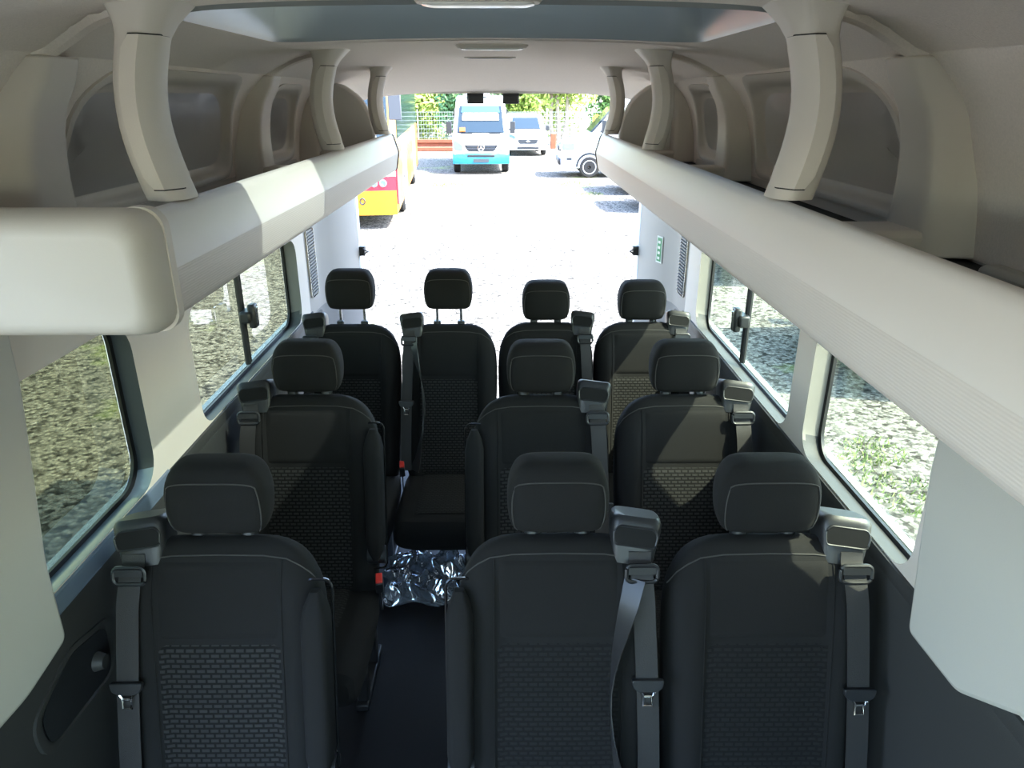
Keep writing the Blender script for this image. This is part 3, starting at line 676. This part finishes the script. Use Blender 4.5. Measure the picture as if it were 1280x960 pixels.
    if arm:
        ax = arm * .217
        p = bmap(ax, .062, .80)
        a_ = P('armrest', armrest_m, fabric, key='armrest'); a_.location = p; a_.rotation_euler = (R(-14), 0, 0)
        loop = rrect(-.031, .031, -.45, .045, .02)
        gl = P('armrest_rim', lambda: tube([(x_, .026, z_) for x_, z_ in loop], .0035, 6, True), blackg, a_, key='armrim')
        pv = P('armrest_pivot', lambda: tube([(-.03, 0, 0), (.03, 0, 0)], .03, 16), blackp, a_, key='armpiv'); pv.location = (0, .02, -.40)
    if buckle:
        bx = buckle * .225
        b_ = P('belt_buckle', lambda: join(box(-.013, .013, -.022, .022, -.03, .03)), blackp, bevel=.004, key='buckle'); b_.location = (bx, -.27, .47); b_.rotation_euler = (R(25), 0, R(10))
        P('buckle_button', lambda: box(-.011, .011, -.018, .018, .026, .036), redp, b_, bevel=.003, key='bbtn')['label'] = 'red release button'
        P('buckle_stalk', lambda: strap([(0, 0, -.02), (0, .0, -.12), (0, .02, -.20)], (0, 1, 0), .03, .006), blackp, b_, key='bstalk')
    return t

R1, R2, R3 = 1.43, 2.25, 3.06
seat((-.595, R1), 'dark single seat with raised armrest in the foremost row beside the sliding door', -1, 1, pat='dash_pattern_cloth', buckle=0, slide=.53)
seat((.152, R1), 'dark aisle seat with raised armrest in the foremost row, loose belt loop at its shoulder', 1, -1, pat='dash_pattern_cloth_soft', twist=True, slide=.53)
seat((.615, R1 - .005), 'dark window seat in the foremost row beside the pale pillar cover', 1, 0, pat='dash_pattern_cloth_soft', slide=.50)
seat((-.610, R2), 'dark single seat with raised armrest in the middle row, red buckle by the aisle', -1, 1, buckle=1, slide=.3)
seat((.152, R2 - .01), 'dark aisle seat with raised armrest in the middle row', 1, -1, slide=.47, pat='dash_pattern_cloth')
seat((.620, R2 - .01), 'dark window seat in the middle row, partly sunlit', 1, 0, slide=.2)
seat((-.625, R3 - .02), 'dark window seat in the rear row with headrest pulled up, by the left window', -1, 0, raised=.055, slide=.5)
seat((-.208, R3 - .02), 'dark seat in the rear row facing the aisle, headrest pulled up, loose belt hanging', -1, 0, raised=.055, slide=.5, buckle=-1, twist=True)
seat((.210, R3), 'dark seat in the rear row with lowered headrest, behind the middle aisle seat', 1, 0, slide=.3)
seat((.625, R3), 'dark window seat in the rear row with lowered headrest and sunlit cloth', 1, 0, slide=.2)

# crumpled clear plastic wrapping on the aisle floor
def plastic():
    rnd = random.Random(3)
    cr = [(rnd.uniform(0, 6.28), rnd.uniform(25, 120), rnd.uniform(0, 6.28), rnd.uniform(.3, 1)) for _ in range(14)]
    def fn(a, b):
        x = -.50 + .46 * a; y = 2.45 + .21 * b
        h = 0
        for an, fr, ph, am in cr:
            h += am * (1 - abs(math.sin((x * math.cos(an) + y * math.sin(an)) * fr * .5 + ph + 1.5 * math.sin(x * 9 + ph))))
        e = min(1, min(a, 1 - a) * 9, b * 6, (1 - b) * 12)
        e = math.sqrt(max(0, e))
        return (x + .012 * math.sin(y * 70), y + .014 * math.sin(x * 33 + 1), .004 + e * (.035 + .10 * b + .016 * (h - 3.2)) )
    return grid(200, 90, fn)
pl = mk('plastic_wrapping', plastic(), mat('crumpled_film', (.62, .68, .76), .10, metal=.75), smooth=30)
tag(pl, 'crumpled shiny plastic wrapping lying on the dark aisle floor', 'plastic wrap')

# ================================================================== OUTSIDE
gr = mk('ground', grid(1, 1, lambda s, t: (-70 + 140 * s, -60 + 140 * t, ZG)), gravel_mat(), smooth=0); struct(gr, 'pale gravel yard around the van', 'ground')

tyre = mat('tyre_rubber', (.015, .015, .015), .8); rim_m = mat('silver_rim', (.55, .56, .58), .4, metal=.6)
carglass = mat('dark_car_glass', (.012, .024, .034), .08, spec=.5); lampm = mat('headlamp_glass', (.16, .24, .33), .15, spec=.9)
greydark = mat('grille_grey', (.022, .025, .03), .4)

def wheel(par, x, y, r, wd, hub=True):
    def w_():
        rings = [[(xx, rr * math.cos(a), rr * math.sin(a)) for a in [2 * math.pi * i / 28 for i in range(28)]] for xx, rr in ((-wd / 2, r * .62), (-wd / 2, r * .9), (-wd * .35, r), (wd * .35, r), (wd / 2, r * .9), (wd / 2, r * .62))]
        return loft(rings)
    o = mk('wheel', w_, tyre, par, key='wh%.2f%.2f' % (r, wd)); o.location = (x, y, r)
    if hub:
        sx = 1 if x > 0 else -1
        def h_():
            rings = [[(sx * xx, rr * math.cos(a), rr * math.sin(a)) for a in [2 * math.pi * i / 28 for i in range(28)]] for xx, rr in ((wd * .3, r * .66), (wd * .52, r * .66), (wd * .52, r * .58), (wd * .35, r * .5), (wd * .42, r * .22), (wd * .5, r * .18))]
            return loft(rings)
        mk('rim', h_, rim_m, o, key='hub%.2f%.2f%d' % (r, wd, sx))
        for k in range(8):
            a = 2 * math.pi * k / 8
            b = mk('rim_hole', lambda: box(-.01, .01, -.03, .03, -.022, .022), tyre, o, smooth=0, key='rimhole'); b.location = (sx * wd * .44, r * .40 * math.cos(a), r * .40 * math.sin(a)); b.rotation_euler = (a, 0, 0)

def body(prof, wfun, inset=.0):
    """side profile (y,z) loop swept across the width; width follows height"""
    L = []; xs = (-1, -.93, -.6, 0, .6, .93, 1)
    rings = []
    cy = sum(p[0] for p in prof) / len(prof); cz_ = sum(p[1] for p in prof) / len(prof)
    for x in xs:
        k = .975 if abs(x) == 1 else 1.0
        bulge = .06 * (abs(x) ** 2)
        rings.append([(x * wfun(z), cy + (y - cy) * k + (bulge if y < cy - .5 else 0), cz_ + (z - cz_) * k) for y, z in prof])
    return loft(rings)
def patch(pts, m, name, par, th=.012, bevel=0.0):
    P = [Vector(p) for p in pts]; n = (P[1] - P[0]).cross(P[2] - P[0]).normalized() * th
    return mk(name, loft([[p - n for p in P], [p + n for p in P]]), m, par, smooth=0, bevel=bevel)

def van_front(par, W, prof, scr, scr_w, lower_m=None):
    pass

# ---- white and turquoise minibus facing the open doors
mb = empty('minibus', (-.84, 26.6, ZG), R(2)); tag(mb, 'white minibus with turquoise bumper parked facing the open rear doors', 'minibus')
prof = [(0, .35), (-.02, .60), (.03, .85), (.10, 1.08), (.55, 1.28), (.85, 1.36), (1.45, 2.25), (1.62, 2.42), (1.8, 2.52), (2.6, 2.62), (6.6, 2.62), (6.7, 2.4), (6.7, .4), (6.5, .32)]
wf_ = lambda z: 1.0 if z < 1.4 else 1.0 - (z - 1.4) * .11
mk('body', body(prof, wf_), bodywhite, mb, smooth=40)
turq = mat('turquoise_paint', (.02, .26, .40), .35, coat=.3)
mk('bumper', loft([[(x, y + .10 * (abs(x) / 1.0) ** 3, z) for y, z in ((-.06, .36), (-.09, .48), (-.06, .66), (.05, .74), (.2, .74), (.2, .36))] for x in [-1.0 + .2 * k for k in range(11)]]), turq, mb, smooth=40)
mk('bumper_intake', box(-.48, .48, -.105, -.05, .60, .68), greydark, mb, bevel=.02)
patch([(-.84, .82, 1.37), (.84, .82, 1.37), (.76, 1.43, 2.26), (-.76, 1.43, 2.26)], carglass, 'windscreen', mb, .02)
patch([(-.70, 1.245, 2.03), (.70, 1.245, 2.03), (.66, 1.41, 2.26), (-.66, 1.41, 2.26)], mat('windscreen_band', (.03, .09, .13), .3), 'windscreen_band', mb, .025)
patch([(-.66, 1.06, 1.78), (.66, 1.06, 1.78), (.64, 1.225, 2.01), (-.64, 1.225, 2.01)], mat('destination_blind', (.8, .82, .82), .5), 'destination_blind', mb, .03)
patch([(-.76, .81, 1.40), (-.56, .81, 1.40), (-.56, .90, 1.53), (-.76, .90, 1.53)], mat('orange_card', (.45, .10, .005), .5), 'orange_card', mb, .03)
mk('grille', loft([[(k * a, -.005 - .0 * k, b) for a, b in rpoly([(-.60, 1.02), (.60, 1.02), (.46, .80), (-.46, .80)], .06)] for k in (1.0, .98)], cap=True), greydark, mb).location = (0, -.03, -.02)
for z in (.83, .89, .95):
    mk('grille_slat', box(-.50, .50, -.05, -.035, z - .012, z + .012), mat('grille_slat_grey', (.09, .10, .12), .4, metal=.5), mb, smooth=0)
em = mk('emblem', tube([(.11 * math.cos(2 * math.pi * k / 24), 0, .11 * math.sin(2 * math.pi * k / 24)) for k in range(24)], .013, 6, True), chrome, mb); em.location = (0, -.06, .90)
for a in (90, 210, 330):
    mk('emblem_ray', tube([(0, 0, 0), (.11 * math.cos(R(a)), 0, .11 * math.sin(R(a)))], [.022, .006], 6), chrome, em)
for s in (-1, 1):
    mk('headlight', loft([[(s * a, y + .09 * (a > .8), b) for a, b in rpoly([(.66, .80), (.66, .98), (.93, 1.18), (.97, 1.0), (.93, .82)], .04)] for y in (.06, -.015)]), lampm, mb)
    mk('mirror', join(box(s * 1.14 - .1, s * 1.14 + .1, .78, .92, 1.35, 1.75), tube([(s * .95, .9, 1.45), (s * 1.1, .86, 1.5)], .03, 6)), blackp, mb, bevel=.05)
    for y in (1.0, 5.0): wheel(mb, s * .88, y, .36, .24)
    mk('side_glazing', box(min(s * .955, s * .99), max(s * .955, s * .99), 1.9, 6.4, 1.45, 2.15), carglass, mb, smooth=0)
    mk('wiper_cowl', box(s * .5 - .2, s * .5 + .2, .72, .80, 1.335, 1.36), greydark, mb, smooth=0)
mk('licence_plate', box(-.27, .27, -.115, -.095, .42, .53), mat('plate_dark', (.05, .06, .07), .5), mb, smooth=0)
mk('roof_box', box(-.55, .35, 1.7, 3.2, 2.58, 2.85), bodywhite, mb, bevel=.06)

# ---- small white van
sv = empty('small_van', (1.05, 35.0, ZG), R(4)); tag(sv, 'small white delivery van parked by the wire fence beside the minibus', 'van')
prof = [(0, .28), (-.03, .5), (.02, .78), (.25, 1.0), (.95, 1.14), (1.55, 1.68), (1.9, 1.80), (3.9, 1.80), (4.2, 1.7), (4.3, .4), (4.1, .28)]
mk('body', body(prof, lambda z: .92 if z < 1.1 else .92 - (z - 1.1) * .22), bodywhite, sv, smooth=40)
patch([(-.68, .93, 1.16), (.68, .93, 1.16), (.60, 1.48, 1.64), (-.60, 1.48, 1.64)], carglass, 'windscreen', sv, .025)
mk('grille', loft([[(a, y, b) for a, b in rpoly([(-.48, .74), (.48, .74), (.40, .55), (-.40, .55)], .06)] for y in (-.0, -.05)]), greydark, sv)
mk('emblem', loft([[(.10 * math.cos(a), y, .66 + .045 * math.sin(a)) for a in [2 * math.pi * i / 20 for i in range(20)]] for y in (-.04, -.065)]), chrome, sv)
mk('bumper_intake', box(-.5, .5, -.06, .0, .32, .42), greydark, sv, bevel=.02)
mk('licence_plate', box(-.25, .25, -.075, -.05, .44, .53), mat('plate_white', (.75, .75, .72), .5), sv, smooth=0)
for s in (-1, 1):
    mk('headlight', loft([[(s * a, y + .12 * (a > .7), b) for a, b in rpoly([(.55, .80), (.62, .90), (.86, 1.0), (.88, .86), (.7, .78)], .03)] for y in (.12, -.01)]), lampm, sv)
    mk('mirror', box(s * 1.03 - .09, s * 1.03 + .09, 1.0, 1.1, 1.08, 1.32), blackp, sv, bevel=.03)
    for y in (.85, 3.5): wheel(sv, s * .82, y, .31, .2)

# ---- panel vans parked nose-out along the right
def panel_van(loc, rz, label, paintm, group=None):
    t = empty('panel_van', (loc[0], loc[1], ZG), rz); tag(t, label, 'van', group)
    prof = [(0, .30), (-.03, .55), (.02, .85), (.10, 1.12), (.75, 1.36), (1.05, 1.46), (1.75, 2.22), (2.1, 2.48), (2.6, 2.58), (5.8, 2.58), (5.95, 2.4), (5.95, .4), (5.8, .30)]
    k = 'pv' + paintm.name
    mk('body', lambda: body(prof, lambda z: 1.0 if z < 1.4 else 1 - (z - 1.4) * .12), paintm, t, smooth=40, key=k)
    patch([(-.84, 1.02, 1.47), (.84, 1.02, 1.47), (.78, 1.72, 2.24), (-.78, 1.72, 2.24)], carglass, 'windscreen', t, .025)
    mk('grille', lambda: box(-.55, .55, -.05, .08, .86, 1.02), greydark, t, bevel=.03, key='pvgr')
    mk('bumper', lambda: box(-.9, .9, -.06, .2, .42, .62), greydark, t, bevel=.05, key='pvbu')
    for s in (-1, 1):
        mk('headlight', lambda: loft([[(s * a, y + .2 * (a > .8), b) for a, b in rpoly([(.60, .90), (.60, 1.05), (.9, 1.20), (1.0, 1.14), (.99, .92)], .03)] for y in (.2, -.01)]), lampm, t)
        mk('headlight_side', lambda: box(min(s * .97, s * 1.012), max(s * .97, s * 1.012), .08, .48, .92, 1.14), lampm, t, bevel=.02)
        mk('door_glass', lambda: loft([[(s * x, y, z) for y, z in ((1.30, 1.48), (1.85, 2.08), (2.55, 2.10), (2.55, 1.45))] for x in (.93, .992)]), carglass, t, smooth=0)
        mk('mirror', lambda: join(box(s * 1.17 - .11, s * 1.17 + .11, 1.35, 1.5, 1.45, 1.85), tube([(s * .95, 1.5, 1.5), (s * 1.1, 1.45, 1.55)], .03, 6)), blackp, t, bevel=.04)
        for y in (1.0, 4.6):
            wheel(t, s * .90, y, .35, .23)
        mk('wheel_arch', lambda: loft([[(s * x, 1.0 + rr * math.cos(a), .36 + rr * math.sin(a)) for a in [math.pi * i / 16 for i in range(17)]] for x, rr in ((.96, .46), (1.008, .46), (1.008, .40), (.96, .40))], cap=False, closed=False), blackp, t)
        mk('side_marker', lambda: box(min(s * .99, s * 1.006), max(s * .99, s * 1.006), .22, .40, .58, .66), greydark, t, smooth=0)
    return t
panel_van((1.88, 26.4), R(-91), 'white panel van with steel wheels parked nose-out beyond the right shelf', bodywhite)
panel_van((3.15, 21.6), R(-86), 'white panel van parked nose-out, casting mirror shadows on the gravel', bodywhite, 'white vans parked along the right')
panel_van((3.15, 18.3), R(-88), 'white panel van parked nose-out, casting mirror shadows on the gravel', bodywhite, 'white vans parked along the right')
panel_van((3.3, 11.2), R(-90), 'white panel van seen through the right rear side window', bodywhite)
panel_van((3.3, 7.0), R(-92), 'dark grey panel van seen through the right front side window', mat('dark_grey_paint', (.035, .037, .04), .3, coat=.4))

# ---- yellow and red coach on the left
bus = empty('coach', (-3.45, 15.1, ZG), R(4.5)); tag(bus, 'yellow, white and red coach standing left of the open doors', 'bus')
prof = [(.06, .28), (0, .5), (0, 1.2), (.10, 1.5), (.30, 3.0), (.6, 3.3), (1.2, 3.38), (11.6, 3.38), (11.8, 3.2), (11.8, .4), (11.6, .28)]
mk('body', body(prof, lambda z: 1.25), mat('coach_cream_yellow', (.40, .22, .035), .35, coat=.3), bus, smooth=40)
yel = mat('coach_yellow', (.55, .22, .003), .35, coat=.3); redc = mat('coach_red', (.42, .01, .025), .35, coat=.3)
fr = lambda x: .09 * (abs(x) / 1.25) ** 4
def fband(name, z0, z1, m, off=.02, x0=-1.22, x1=1.24):
    return mk(name, loft([[(x, fr(x) - off, z0), (x, fr(x) - off, z1), (x, fr(x) + .02, z1), (x, fr(x) + .02, z0)] for x in [x0 + (x1 - x0) * k / 16 for k in range(17)]]), m, bus)
fband('front_bumper', .30, .78, yel, .05)
fband('red_band', .78, 1.28, redc, .03)
fband('white_stripe', 1.06, 1.16, bodywhite, .04)
patch([(-1.15, .06, 1.42), (1.15, .06, 1.42), (1.12, .26, 2.95), (-1.12, .26, 2.95)], carglass, 'windscreen', bus, .04)
for x in (.62, .80, .98):
    h = mk('headlight', lambda: loft([[(rr * math.cos(a), y, rr * math.sin(a)) for a in [2 * math.pi * i / 20 for i in range(20)]] for y, rr in ((.03, .075), (-.02, .075), (-.03, .055), (-.015, .05))]), lampm, bus, key='coachlamp'); h.location = (x, fr(x) - .03, .93)
lo_ = mk('fog_lamp', tube([(.55 + .05 * math.cos(a), -.06, .58 + .06 * math.sin(a)) for a in [2 * math.pi * i / 16 for i in range(16)]], .014, 6, True), greydark, bus)
mk('bumper_joint', box(.32, .335, -.058, -.04, .32, .77), greydark, bus, smooth=0)
mk('mirror', join(box(1.20, 1.44, -.34, -.2, 2.15, 2.80), tube([(1.1, .2, 3.1), (1.3, -.15, 3.05), (1.36, -.27, 2.7)], .035, 8)), mat('mirror_grey', (.045, .048, .058), .4), bus, bevel=.07)
sx = 1.255
mk('side_glazing', box(sx - .02, sx + .01, .9, 11.4, 1.75, 2.95), carglass, bus, smooth=0)
for k in range(6):
    mk('side_panel', box(sx - .02, sx + .012, .35 + k * 1.9, .35 + k * 1.9 + 1.86, .35, 1.70), [mat('coach_side_yellow', (.34, .17, .02), .35, coat=.3), mat('coach_side_white', (.42, .34, .22), .35), mat('coach_side_orange', (.30, .09, .01), .35)][k % 3], bus, smooth=0)
mk('red_side_panel', box(sx - .02, sx + .016, .12, .45, .5, 1.5), redc, bus, smooth=0)
for y in (2.6, 8.6): wheel(bus, 1.12, y, .48, .3); wheel(bus, -1.12, y, .48, .3, False)

# ---- wire fence at the back of the yard
fe = empty('wire_fence', (0, 41, ZG)); tag(fe, 'grey welded wire mesh fence along the back of the yard', 'fence')
wire = mat('galvanised_wire', (.24, .25, .22), .5, metal=.3)
def panel_wires():
    P = []
    for k in range(9): P.append(box(0, 3.4, -.008, .008, .12 + k * .21, .12 + k * .21 + .024))
    for k in range(24): P.append(box(k * .1417, k * .1417 + .014, -.005, .005, .10, 1.85))
    return join(*P)
for k in range(9):
    mk('mesh_panel', panel_wires, wire, fe, smooth=0, key='meshpanel').location = (-15 + k * 3.45, 0, 0)
    mk('post', lambda: box(-.03, .03, -.03, .03, 0, 1.95), wire, fe, smooth=0, key='fencepost').location = (-15.03 + k * 3.45, 0, 0)
sg_ = mk('warning_sign', loft([[(.26 * math.cos(a), y, .26 * math.sin(a)) for a in [2 * math.pi * i / 6 + R(30) for i in range(6)]] for y in (0, .02)]), mat('orange_sign', (.9, .42, .02), .5), smooth=0); sg_.location = (4.9, 40.965, ZG + 1.45)
tag(sg_, 'small orange sign hung on the wire fence', 'sign')
wood = mat('reddish_wood', (.22, .06, .025), .8, var=.3, vscale=6)
for k, (x0, x1, z, y) in enumerate(((-4.9, -1.5, .12, 38.6), (-5.0, -1.3, .30, 38.8), (-4.6, -1.4, .48, 38.7), (-5.0, -1.7, .12, 38.2))):
    l_ = mk('timber_beam', box(x0, x1, y, y + .24, ZG + z - .10, ZG + z + .07), wood, smooth=0, bevel=.015); tag(l_, 'reddish timber beam stacked on the gravel in front of the fence', 'timber', 'stacked timber beams')
po = mk('wooden_post', box(-.14, .14, -.1, .1, 0, .75), wood, bevel=.02); po.location = (2.55, 40.3, ZG); tag(po, 'short brown wooden post standing by the fence', 'post')

# ---- trees behind the fence
leafs = [mat('leaf_%d' % i, c, .7, var=.35, vscale=3) for i, c in enumerate(((.20, .30, .05), (.13, .25, .06), (.28, .36, .07), (.10, .20, .07)))]
bark = mat('bark', (.26, .21, .15), .9, var=.3, vscale=8)
def leaves(rx, ry, rz, n, size, rnd):
    V, F = [], []
    for _ in range(n):
        a = rnd.uniform(0, 6.283); u = rnd.uniform(-1, 1); r = rnd.random() ** .4
        q = math.sqrt(1 - u * u); bump = 1 + .18 * math.sin(3 * a + 5 * u) + .12 * math.sin(7 * a - 4 * u)
        c = Vector((rx * q * math.cos(a) * r * bump, ry * q * math.sin(a) * r * bump, rz * u * r * bump))
        d1 = Vector((rnd.gauss(0, 1), rnd.gauss(0, 1), rnd.gauss(0, 1))).normalized(); d2 = d1.orthogonal().normalized()
        s = size * rnd.uniform(.6, 1.3); k = len(V)
        V += [c - d1 * s, c + d2 * s * .5, c + d1 * s, c - d2 * s * .5]; F.append((k, k + 1, k + 2, k + 3))
    return V, F
def tree(x, y, h, rx, rz, i, label, trunks=1, low=False):
    rnd = random.Random(i * 13 + 5)
    t = empty('tree', (x, y, ZG)); tag(t, label, 'tree', 'trees behind the fence')
    o = mk('crown', leaves(rx, rx * .55, rz, 5200, .17, rnd), leafs[i % 4], t, smooth=0); o.location = (0, 0, h)
    for k in range(trunks):
        dx = (k - (trunks - 1) / 2) * .45
        mk('trunk', tube([(dx * .4, 0, 0), (dx, .05, h * .3), (dx * 1.2 + .15 * math.sin(k * 2 + i), 0, h * .65), (dx * 1.6, 0, h)], [.15, .12, .10, .06], 8), bark, t)
spots = [(-13.6, 47, 3.0, 2.1, 3.0), (-8.8, 45.5, 2.4, 2.0, 2.6), (-5.3, 47.5, 2.6, 1.9, 2.8), (-2.2, 45.2, 2.3, 1.7, 2.5), (.7, 47.5, 2.9, 1.8, 2.9), (7.2, 45.3, 2.4, 2.1, 2.6), (11.2, 47, 3.0, 1.9, 3.2), (16.2, 47, 3, 2.1, 3.2)]
for i, (x, y, h, rx, rz) in enumerate(spots):
    tree(x, y, h, rx, rz, i, ['leafy tree beyond the fence, farthest out behind the coach', 'dark leafy tree behind the fence beside the coach', 'yellow-green leafy tree behind the fence and the timber beams', 'dark bluish-green tree behind the fence beside the minibus', 'olive-green tree directly behind the minibus', 'dark green tree behind the fence and its orange sign', 'yellow-green tree beyond the fence behind the white panel van', 'dark tree beyond the fence, farthest out behind the parked vans'][i])
tree(3.0, 43.2, 3.9, 2.4, 1.6, 2, 'tree with several pale bare trunks rising behind the small van', trunks=3)
for i in range(4): tree(-8 + i * 5.6, 52, 4.5, 2.15, 4.5, i + 20, 'tall green tree of the back row, %s' % ['behind the coach', 'behind the timber beams', 'behind the small van', 'behind the white panel van'][i])

# ---- weeds on the gravel
def tuft(x, y, r, n, seed):
    rnd = random.Random(seed); V, F = [], []
    for _ in range(n):
        a = rnd.uniform(0, 6.283); d = r * math.sqrt(rnd.random()); px, py = d * math.cos(a), d * math.sin(a); hh = rnd.uniform(.02, .06); b = rnd.uniform(0, 6.283); k = len(V)
        V += [(px - .008 * math.cos(b), py - .008 * math.sin(b), 0), (px + .008 * math.cos(b), py + .008 * math.sin(b), 0), (px + rnd.uniform(-.04, .04), py + rnd.uniform(-.04, .04), hh)]; F.append((k, k + 1, k + 2))
    return V, F
P = []
for i, (x, y, r) in enumerate(((3.15, 3.9, .40), (2.85, 4.3, .30), (3.45, 3.5, .40), (2.9, 5.0, .25), (2.6, 4.7, .25), (2.2, 23.4, .7), (3.0, 33.6, .5), (2.4, 21.0, .4), (3.4, 14.0, .6), (-1.8, 23.4, .6), (3.7, 39.2, .9), (-3.0, 37.2, .6))):
    v, f = tuft(0, 0, r, int(420 * r + 60), i); P.append(([(a + x, b + y, c + ZG) for a, b, c in v], f))
gw = mk('grass', join(*P), mat('grass_blade', (.15, .20, .055), .7), smooth=0); gw['kind'] = 'stuff'; gw['label'] = 'thin green weeds growing through the gravel'; gw['category'] = 'grass'
